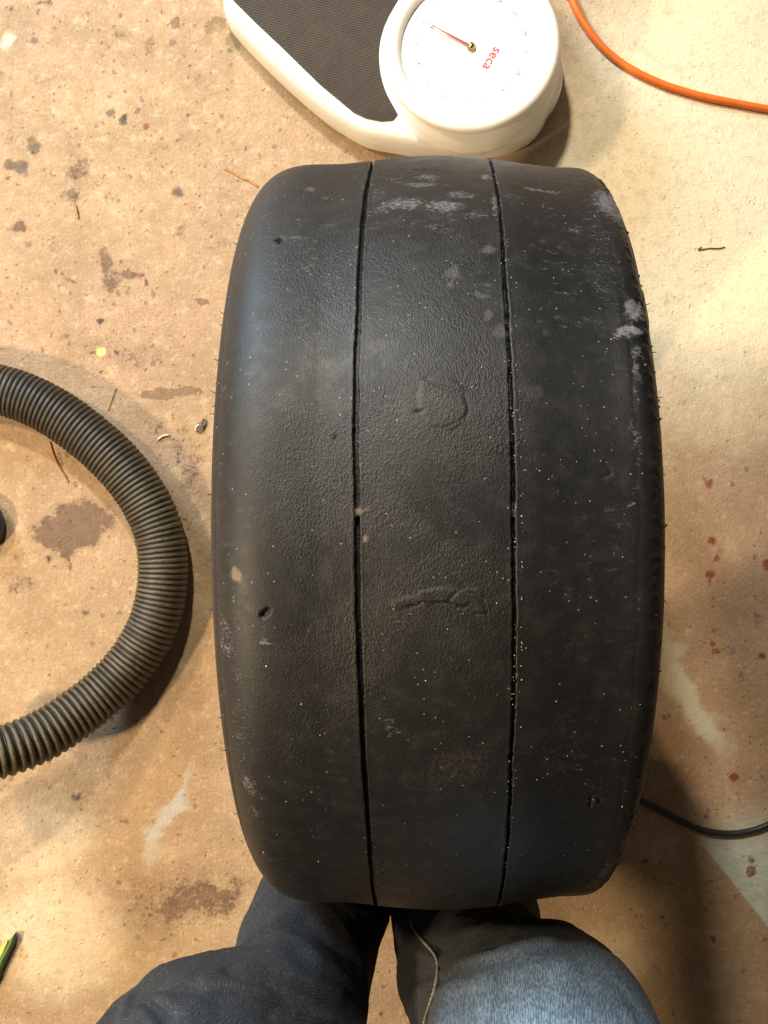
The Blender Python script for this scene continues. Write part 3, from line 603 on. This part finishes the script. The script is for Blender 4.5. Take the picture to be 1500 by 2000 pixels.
for (a, p) in ((-.088, -.030), (-.060, .080), (.28, .050), (.28, -.050)):
    v = sp(a, p); obj('rubber_foot', lathe([(0, 0), (.015, 0), (.016, .002), (.015, .012), (0, .012)], 32, Matrix.Translation(v * 1.0)), simple('grey rubber', (.22, .23, .22), .6), scale_o)

# ------------------------------------------------------------------ vacuum hose
out_px = [(-160,700),(-80,702),(0,713),(88,746),(176,799),(246,856),(308,926),(347,997),(367,1085),(363,1186),(339,1269),(299,1335),(246,1392),(176,1445),(110,1489),(44,1520),(0,1533),(-80,1560),(-170,1580)]
in_px = [(-170,790),(-80,795),(0,807),(66,832),(119,869),(176,917),(220,970),(255,1027),(267,1076),(267,1128),(255,1181),(229,1230),(189,1282),(132,1335),(66,1379),(0,1405),(-80,1425),(-170,1435)]
def arc_r(p, n):
    q = catmull([(a, b, 0) for a, b in p], 12)[:, :2]; d = np.r_[0, np.cumsum(np.linalg.norm(np.diff(q, axis=0), axis=1))]; s_ = np.linspace(0, d[-1], n)
    return np.stack([np.interp(s_, d, q[:, 0]), np.interp(s_, d, q[:, 1])], 1)
o_, i_ = arc_r(out_px, 90), arc_r(in_px, 90); c_ = (o_ + i_) / 2; wd = np.linalg.norm(o_ - i_, axis=1)
RH = .0305; z_ = H - F * 2 * RH / wd; z_ = np.clip(z_, RH, .30); z_ = np.convolve(np.pad(z_, 6, 'edge'), np.ones(13) / 13, 'valid'); 
z_ = RH + .001 + .11 * sm(.58, 1.0, np.linspace(0, 1, 90)) ** 1.2
hpth = np.array([tuple(W(c_[k][0], c_[k][1], z_[k])) for k in range(90)])
hp2, hs = resample(hpth, .0004)
pitch = np.interp(np.linspace(0, 1, len(hs)), [0, .15, .5, .62, .75, .86, 1], [.0061, .0060, .0061, .0068, .0082, .0098, .0106]); phase = np.cumsum((hs[1] - hs[0]) / pitch)
wv = np.abs(np.cos(PI * phase)) ** .8; amp = np.interp(np.linspace(0, 1, len(hs)), [0, .6, .85, 1], [.0024, .0026, .0036, .0038])
rad = RH - amp * (1 - wv ** np.interp(np.linspace(0, 1, len(hs)), [0, .55, .85, 1], [.55, .7, 1.6, 1.8])) + .0003 * vn(phase * .9, phase * 0, 3)
t = NT('dusty ribbed hose plastic'); c = t.obco(); att = t.n('ShaderNodeAttribute', attribute_name='crest'); n1 = t.noise(c, 14, 4); n2 = t.noise(c, 200, 4, .6)
al = t.n('ShaderNodeAttribute', attribute_name='along').outputs['Fac']
dust = t.math('MULTIPLY', t.math('MULTIPLY', t.ramp(att.outputs['Fac'], .45, .95), t.ramp(n2, .3, .6, .5, 1)), t.ramp(al, .22, .50, .42, 1))
col = t.mix(dust, (.010, .009, .008), t.mix(t.ramp(n1, .35, .65), (.066, .049, .027), (.105, .080, .042)))
hm_ = t.done(col, t.ramp(n2, .3, .7, .45, .62), t.bump(n2, .2, .0006))
me = tube('vacuum_hose', hp2, rad, 48, caps=False)
av = me.attributes.new('along', 'FLOAT', 'POINT'); av.data.foreach_set('value', np.repeat(np.linspace(0, 1, len(hs)), 48).astype(np.float32))
at = me.attributes.new('crest', 'FLOAT', 'POINT'); at.data.foreach_set('value', np.repeat(wv, 48).astype(np.float32))
obj('vacuum_hose', me, hm_, label='thick black corrugated vacuum hose curving out from the left edge', cat='hose')

# ------------------------------------------------------------------ cables
def cable(name, pts, r, mat, label, cat='cable', zf=None):
    q = catmull([tuple(W(x, y, r if zf is None else zf)) for x, y in pts], 14); q, _ = resample(q, .003)
    q[:, 2] += .0003 * vn(np.arange(len(q)) * .2, np.zeros(len(q)), 5); q[:, 0] += .0006 * vn(np.arange(len(q)) * .07, np.zeros(len(q)), 6); q[:, 1] += .0006 * vn(np.arange(len(q)) * .06, np.ones(len(q)), 7)
    return obj(name, tube(name, q, r, 20), mat, label=label, cat=cat)
orange = simple('orange cable sheath', (.85, .17, .025), .38, .08, 25)
cable('extension_cord', [(1085,-120),(1098,-50),(1117,0),(1131,29),(1157,68),(1186,101),(1225,130),(1271,154),(1316,172),(1375,188),(1440,201),(1500,212),(1600,225),(1700,230)], .0046, orange, 'bright orange cord curving across the floor at the upper right')
blackc = simple('black cable sheath', (.016, .018, .019), .4, .2, 25)
cable('power_cable', [(1120,1480),(1200,1530),(1256,1566),(1286,1581),(1325,1602),(1361,1618),(1398,1626),(1434,1628),(1470,1622),(1500,1611),(1580,1575),(1700,1520)], .0039, blackc, 'thin black cable on the floor right of the tyre')

# ------------------------------------------------------------------ blue vacuum body at the left edge, green handled tool
bl = empty('vacuum_canister', tuple(W(-42, 1025)), 'dark blue rounded plastic body inside the hose loop at the left edge', 'vacuum')
bm = lathe([(0, .002), (.030, .002), (.0345, .007), (.035, .014), (.033, .021), (.026, .026), (.015, .028), (0, .0285)], 64)
obj('body', bm, simple('navy plastic', (.014, .018, .085), .45, .15, 40, .1), bl)
obj('base_band', lathe([(.0346, .008), (.0353, .009), (.0353, .011), (.0346, .012)], 64), simple('charcoal plastic', (.03, .03, .035), .5), bl)
tl_ = empty('pliers', tuple(W(-60, 1920)), 'green handled tool with yellow inner edge poking in at the lower left', 'tool')
def ribbon(name, pts, wds, th, z0, mat, parent):
    q = catmull([(x, y, 0) for x, y in pts], 8)[:, :2]; wdi = np.interp(np.linspace(0, 1, len(q)), np.linspace(0, 1, len(wds)), wds)
    t_ = np.gradient(q, axis=0); t_ /= np.linalg.norm(t_, axis=1)[:, None]; nrm = np.stack([-t_[:, 1], t_[:, 0]], 1)
    sec = [(math.cos(a), math.sin(a)) for a in np.linspace(0, 2 * PI, 14, endpoint=False)]
    P_ = np.array([[[*(q[i] + nrm[i] * wdi[i] * c0), z0 + th * s0] for c0, s0 in sec] for i in range(len(q))])
    P2 = P_.copy()
    for i in range(P_.shape[0]):
        for j in range(P_.shape[1]): 
            v = W(P_[i, j, 0], P_[i, j, 1], 0); P2[i, j] = (v.x - parent.location.x, v.y - parent.location.y, P_[i, j, 2])
    return obj(name, grid_mesh(name, P2, wrap_v=True), mat, parent)
ribbon('grip', [(34,1819),(28,1833),(16,1856),(4,1880),(-14,1912),(-40,1950),(-90,2010)], [1, 5.5, 6.5, 7.5, 9, 10, 9], .006, .007, simple('green grip plastic', (.045, .10, .030), .42, .3, 90), tl_)
ribbon('grip_inlay', [(19,1834),(11,1848),(1,1866),(-12,1880),(-40,1915),(-90,1975)], [1, 3.5, 7.5, 9, 9, 8], .004, .006, simple('yellow grip plastic', (.72, .62, .05), .42, .1, 90), tl_)
ribbon('handle_core', [(8,1880),(0,1897),(-12,1918),(-30,1945)], [2, 7, 8, 8], .005, .0052, simple('dark brown handle', (.05, .025, .015), .4, .2, 90), tl_)

# ------------------------------------------------------------------ small litter lying on the floor
wood = simple('orange wood sliver', (.50, .22, .05), .7, .3, 300, .2); straw = simple('dry straw', (.36, .25, .08), .7, .3, 300)
rust = simple('rusty wire', (.22, .07, .02), .7, .3, 300)
def sliver(name, pts, r, mat, label, cat, flat=.5):
    q = catmull([tuple(W(x, y, .0012)) for x, y in pts], 8); me = tube(name, q, r * np.r_[.4, np.ones(len(q) - 2), .4], 8)
    o = obj(name, me, mat, label=label, cat=cat); return o
sliver('wood_sliver', [(437,329),(452,336),(470,347),(485,353),(505,365)], .0009, wood, 'thin orange wood sliver beside the top left of the tyre', 'sliver')
sliver('rusty_wire', [(1416,482),(1404,485),(1385,485),(1364,488),(1370,482)], .0007, rust, 'short hooked rusty wire on the bright floor at the right', 'wire')
sliver('straw', [(147,400),(149,410),(153,428)], .0012, straw, 'short olive straw below the speckled stain at the left', 'straw')
sliver('twig', [(97,862),(104,885),(112,905),(124,925),(134,943)], .0010, simple('reddish twig', (.30, .14, .04), .7, .3, 300), 'thin rust brown twig on the floor inside the hose loop', 'twig')
sliver('hair_strand', [(227,757),(220,775),(213,795),(210,802)], .0006, straw, 'fine tan strand above the hose near the brown smear', 'fibre')
sliver('paper_scrap', [(308,859),(318,852),(331,849)], .0014, simple('pale paper', (.70, .58, .36), .7, .1), 'pale curled scrap just left of the tyre below the flake', 'scrap')
bm = bmesh.new()
pts = [(383,838),(385,827),(393,823),(397,817),(401,819),(402,828),(398,835),(396,843),(388,845),(384,843)]
a = [bm.verts.new(W(x, y, .0008)) for x, y in pts]; b = [bm.verts.new(W(x, y, .0024 + .0012 * random.random())) for x, y in pts]; cc = bm.verts.new(W(393, 832, .0042))
for i in range(len(pts)): j = (i + 1) % len(pts); bm.faces.new((a[i], a[j], b[j], b[i])); bm.faces.new((b[i], b[j], cc))
bm.faces.new(a[::-1])
fl = obj('paint_flake', bm, simple('dark flake', (.10, .065, .045), .6, .3, 300), label='curled dark paint flake with a pale edge left of the tyre', cat='flake', smooth=False)
q = catmull([tuple(W(x, y, .0038)) for x, y in [(382,841),(383,834),(389,829)]], 6); obj('pale_edge', tube('pale_edge', q, .0009, 8), simple('cream chip edge', (.80, .70, .50), .6), fl)
bm = bmesh.new()
for i in range(1500):
    px, py = random.uniform(-20, 1520), random.uniform(-20, 2020)
    if i % 3 == 0: px, py = random.gauss(250, 90), random.gauss(680, 60)
    p = W(px, py, 0); r_ = random.choice((.0003, .0004, .0005, .0007)); crumb(bm, (p.x, p.y, r_ * .3), r_)
obj('floor_grit', bm, simple('sandy grit', (.34, .25, .16), .8, .6, 200), label='scattered sand grains and crumbs on the floor', kind='stuff')

# ------------------------------------------------------------------ seated person (photographer)
person = empty('person', (-.02, -.95, 0), 'seated person in worn blue jeans with both knees below the tyre', 'person')
PL = Vector(person.location)
def rings_tube(bm, spec, ns=40):   # spec: centre, half width (perp), half depth, in order; closed ends
    c = np.array([s_[0] for s_ in spec], float); n_ = 10
    C = catmull(c, n_); idx = np.linspace(0, len(spec) - 1, len(C)); RA = np.interp(idx, range(len(spec)), [s_[1] for s_ in spec]); RB = np.interp(idx, range(len(spec)), [s_[2] for s_ in spec])
    Tn = np.gradient(C, axis=0); Tn /= np.linalg.norm(Tn, axis=1)[:, None]; prevr = None; a = np.array([1.0, 0, 0])
    for i in range(len(C)):
        a = a - Tn[i] * (a @ Tn[i]); a /= np.linalg.norm(a); b = np.cross(Tn[i], a)
        ring = [bm.verts.new(Vector(C[i] + RA[i] * math.cos(t_) * a + RB[i] * math.sin(t_) * b) - PL) for t_ in np.linspace(0, 2 * PI, ns, endpoint=False)]
        if prevr:
            for k in range(ns): bm.faces.new((prevr[k], prevr[(k + 1) % ns], ring[(k + 1) % ns], ring[k]))
        else: bm.faces.new(ring[::-1])
        prevr = ring
    bm.faces.new(prevr)
bm = bmesh.new()
# right leg: hip, thigh, knee, shin, hem
rings_tube(bm, [((.13,-.98,.56),.125,.11), ((.135,-.80,.57),.112,.10), ((.138,-.62,.565),.106,.092), ((.133,-.49,.550),.102,.088), ((.126,-.423,.49),.096,.076), ((.092,-.425,.40),.074,.064), ((.083,-.415,.28),.070,.054), ((.080,-.395,.16),.070,.062), ((.080,-.375,.09),.075,.085)])
rings_tube(bm, [((-.08,-.98,.56),.125,.11), ((-.14,-.80,.56),.115,.10), ((-.185,-.62,.56),.108,.092), ((-.180,-.51,.535),.100,.088), ((-.150,-.462,.47),.088,.076), ((-.088,-.448,.40),.068,.062), ((-.070,-.415,.30),.062,.052), ((-.047,-.385,.18),.062,.058), ((-.030,-.355,.09),.072,.082)])
rings_tube(bm, [((.025,-.90,.56),.15,.10), ((.025,-1.02,.58),.19,.13), ((.025,-1.10,.66),.18,.14), ((.025,-1.12,.72),.17,.12)])
bmesh.ops.recalc_face_normals(bm, faces=bm.faces)
def denim():
    t = NT('worn blue denim'); c = t.obco(); att = t.n('ShaderNodeAttribute', attribute_name='fade').outputs['Fac']
    n1 = t.noise(c, 9, 4, .6); warp_ = t.noise(t.mapping(c, scale=(1, 4, 4)), 900, 4, .7); weft = t.noise(t.mapping(c, scale=(6, 1, 1)), 800, 3, .6)
    wv_ = t.n('ShaderNodeTexWave', wave_type='BANDS', bands_direction='DIAGONAL'); t.L(c, wv_.inputs[0]); wv_.inputs['Scale'].default_value = 260; wv_.inputs['Distortion'].default_value = 1.2; wv_.inputs['Detail'].default_value = 1
    col = t.mix(t.ramp(warp_, .38, .66), (.008, .0095, .013), (.023, .0265, .033))
    pale_ = t.mix(t.ramp(warp_, .40, .62), (.11, .21, .37), (.33, .53, .82))
    f = t.math('MULTIPLY', att, t.ramp(t.noise(c, 22, 5, .7), .3, .65, .55, 1.0)); col = t.mix(f, col, pale_)
    col = t.mix(t.ramp(weft, .6, .75, 0, .25), col, (.32, .36, .38))
    h = t.math('ADD', t.math('MULTIPLY', warp_, 1), t.math('MULTIPLY', wv_.outputs['Fac'], .35))
    return t.done(col, .85, t.bump(h, .6, .0012))
from mathutils.bvhtree import BVHTree
jeans = obj('jeans', bm, denim(), person); remeshed(jeans, .0038, 10)
def carve(me):
    n_ = len(me.vertices); v = np.empty(n_ * 3, np.float32); me.vertices.foreach_get('co', v); v = v.reshape(-1, 3).astype(float); nn = np.empty(n_ * 3, np.float32); me.vertices.foreach_get('normal', nn); nn = nn.reshape(-1, 3)
    wpos = v + np.array(PL); x, y, z = wpos.T
    rid = lambda q: 1 - np.abs(q) * 1.6
    d = .0034 * fbm(x * 14 + y * 5, z * 16 + y * 9, 80, 3) + .0012 * fbm(x * 45, z * 40 + y * 30, 84, 2)
    d += .0045 * rid(vn(x * 7 + z * 9, y * 26 + z * 22 + x * 6, 90)) * sm(.56, .40, z) + .0022 * rid(vn(x * 12 - y * 8, y * 20 + x * 18, 93)) * (x < 0)
    def fold(p1, p2, wdt, amt):
        p1, p2 = np.array(p1), np.array(p2); dd = p2 - p1; t_ = np.clip(((wpos - p1) @ dd) / (dd @ dd), 0, 1); ds = np.linalg.norm(wpos - p1 - t_[:, None] * dd, axis=1)
        return amt * np.exp(-(ds / wdt) ** 2) * np.sin(PI * np.clip(t_, .05, .95))
    bv0 = BVHTree.FromPolygons([Vector(q) for q in wpos], [p.vertices[:] for p in me.polygons])
    def hit(px, py):
        o = Vector((0, 0, H)); h = bv0.ray_cast(o, (W(px, py, 0) - o).normalized()); return np.array(h[0]) if h[0] else np.array([9.0, 9, 9])
    for pts, wdt, amt in (([(270,1925),(290,1955),(325,1995)], .006, -.0075), ([(278,1912),(400,1930),(520,1955),(640,2005)], .007, .0050), ([(300,1935),(420,1955),(520,1985)], .008, -.0040), ([(450,1905),(540,1930),(620,1960),(690,1998)], .007, -.0060),
                          ([(470,1895),(560,1915),(660,1950)], .006, .0040), ([(600,1800),(640,1850),(690,1890)], .008, -.0040), ([(560,1830),(610,1880),(680,1925)], .008, .0040), ([(245,1950),(235,1998)], .006, .0040),
                          ([(860,1900),(960,1862),(1080,1838),(1190,1842)], .0045, .0028), ([(870,1912),(970,1878),(1090,1856),(1200,1862)], .0050, -.0026), ([(880,1935),(1000,1900),(1120,1885)], .005, .0020),
                          ([(800,1930),(850,1900),(900,1885)], .005, -.003), ([(830,1960),(900,1930),(960,1920)], .006, .0022), ([(1180,1900),(1230,1950),(1260,1998)], .007, -.002), ([(795,1850),(830,1870),(860,1880)], .005, .003)):
        q = [hit(*p) for p in pts]; q = [p for p in q if p[0] < 5]
        for i_ in range(len(q) - 1): pass
        best = np.full(len(wpos), 9.0)
        for p1, p2 in zip(q[:-1], q[1:]):
            dd = p2 - p1; t_ = np.clip(((wpos - p1) @ dd) / (dd @ dd + 1e-9), 0, 1); best = np.minimum(best, np.linalg.norm(wpos - p1 - t_[:, None] * dd, axis=1))
        d += amt * np.exp(-(best / wdt) ** 2)
    v += nn * d[:, None]; me.vertices.foreach_set('co', v.reshape(-1).astype(np.float32)); me.update()
    fade = np.maximum(sm(.20, .04, np.linalg.norm((wpos - np.array([.135, -.47, .62])) * [1, .8, 1.2], axis=1)), .10 * sm(.20, .04, np.linalg.norm((wpos - np.array([-.16, -.55, .60])) * [1, .8, 1.2], axis=1)))
    a_ = me.attributes.new('fade', 'FLOAT', 'POINT'); a_.data.foreach_set('value', fade.astype(np.float32))
carve(jeans.data)
# inseam of the right leg, raised with stitching, laid on the cloth
from mathutils.bvhtree import BVHTree
dg = bpy.context.evaluated_depsgraph_get(); bpy.context.view_layer.update()
bv = BVHTree.FromPolygons([Vector(v.co) + PL for v in jeans.data.vertices], [p.vertices[:] for p in jeans.data.polygons])
def on_cloth(px, py, lift=.001):
    o = Vector((0, 0, H)); d = (W(px, py, 0) - o).normalized(); h = bv.ray_cast(o, d); 
    return (h[0] + h[1] * lift - PL) if h[0] else None
sp_ = [on_cloth(x, y) for x, y in [(803,1800),(809,1815),(818,1828),(830,1842),(843,1857),(853,1872),(857,1890),(855,1910),(850,1935),(842,1960),(834,1985),(828,2010)]]
sp_ = [tuple(s_) for s_ in sp_ if s_]
if len(sp_) > 4:
    q = catmull(sp_, 10); me = tube('seam', q, .0011, 8); obj('seam', me, simple('pale seam cloth', (.10, .115, .12), .8, .3, 200, .2), jeans)
    q2, _ = resample(q, .0042)
    for i in range(0, len(q2) - 1):
        m_ = q2[i] + (q2[i + 1] - q2[i]) * np.linspace(.15, .8, 4)[:, None]; m_ = m_ + np.array([-.0010, 0, .0010]); obj('stitch', tube('stitch', m_, .00033, 5), simple('tan thread', (.42, .33, .20), .7) if i == 0 else bpy.data.materials['tan thread'], jeans)
# shoes, torso, arms and head of the sitter (outside or hidden in the photograph)
for sx, ankle in ((1, (.080, -.375)), (-1, (-.030, -.355))):
    bm = bmesh.new(); x_, y_ = ankle
    rings_tube(bm, [((x_, y_ - .07, .035), .034, .030), ((x_, y_ - .03, .045), .040, .040), ((x_, y_ + .05, .045), .044, .040), ((x_, y_ + .13, .034), .048, .030), ((x_, y_ + .19, .026), .038, .022), ((x_, y_ + .21, .022), .02, .015)], 24)
    obj('shoe', bm, simple('dark shoe leather', (.03, .022, .018), .45, .2), person)
bm = bmesh.new()
rings_tube(bm, [((.03,-1.10,.60),.17,.12), ((.03,-1.06,.80),.17,.12), ((.03,-.98,1.0),.185,.12), ((.03,-.93,1.12),.18,.10), ((.03,-.92,1.18),.09,.06)])
for s_ in (-1, 1):
    rings_tube(bm, [((.03 + s_ * .15, -.94, 1.10), .06, .06), ((.03 + s_ * .25, -.84, 1.02), .055, .055), ((.03 + s_ * .28, -.66, .93), .048, .048), ((.03 + s_ * .22, -.50, 1.08), .042, .042), ((.03 + s_ * .15, -.36, 1.25), .035, .035)], 24)
sh = obj('shirt', bm, simple('dark grey shirt', (.05, .05, .055), .9, .2, 60, .2), person); remeshed(sh, .008, 8)
skin = simple('skin', (.52, .30, .21), .5, .06, 40)
bm = bmesh.new()
rings_tube(bm, [((.03,-.92,1.12),.05,.05), ((.03,-.89,1.24),.055,.06), ((.03,-.86,1.30),.07,.085), ((.03,-.84,1.38),.076,.10), ((.03,-.85,1.45),.068,.09), ((.03,-.86,1.49),.03,.04)], 28)
rings_tube(bm, [((.03,-.76,1.34),.012,.02), ((.03,-.745,1.36),.016,.018), ((.03,-.755,1.39),.01,.012)], 12)
for s_ in (-1, 1):
    if s_ == -1: hd = obj('head', bm, skin, person); remeshed(hd, .004, 3)
    bm = bmesh.new(); b0 = Vector((.03 + s_ * .15, -.36, 1.25)); rings_tube(bm, [(tuple(b0), .028, .024), (tuple(b0 + Vector((-s_ * .01, .03, .05))), .030, .018), (tuple(b0 + Vector((-s_ * .02, .06, .10))), .038, .016), (tuple(b0 + Vector((-s_ * .025, .08, .14))), .036, .014)], 18)
    for k in range(4):
        st_ = b0 + Vector((-s_ * .025 + (k - 1.5) * .018, .08, .13)); ln_ = (.055, .068, .072, .058)[k]
        rings_tube(bm, [(tuple(st_), .0085, .0085), (tuple(st_ + Vector((0, .02, ln_ * .45))), .008, .008), (tuple(st_ + Vector((-s_ * .012, .02, ln_ * .8))), .007, .007), (tuple(st_ + Vector((-s_ * .022, .005, ln_))), .006, .006)], 10)
    th_ = b0 + Vector((-s_ * .045, .05, .07)); rings_tube(bm, [(tuple(th_), .011, .011), (tuple(th_ + Vector((-s_ * .02, .01, .03))), .010, .010), (tuple(th_ + Vector((-s_ * .03, .015, .055))), .008, .008)], 10)
    bd = obj('hand', bm, skin, person); remeshed(bd, .003, 3)
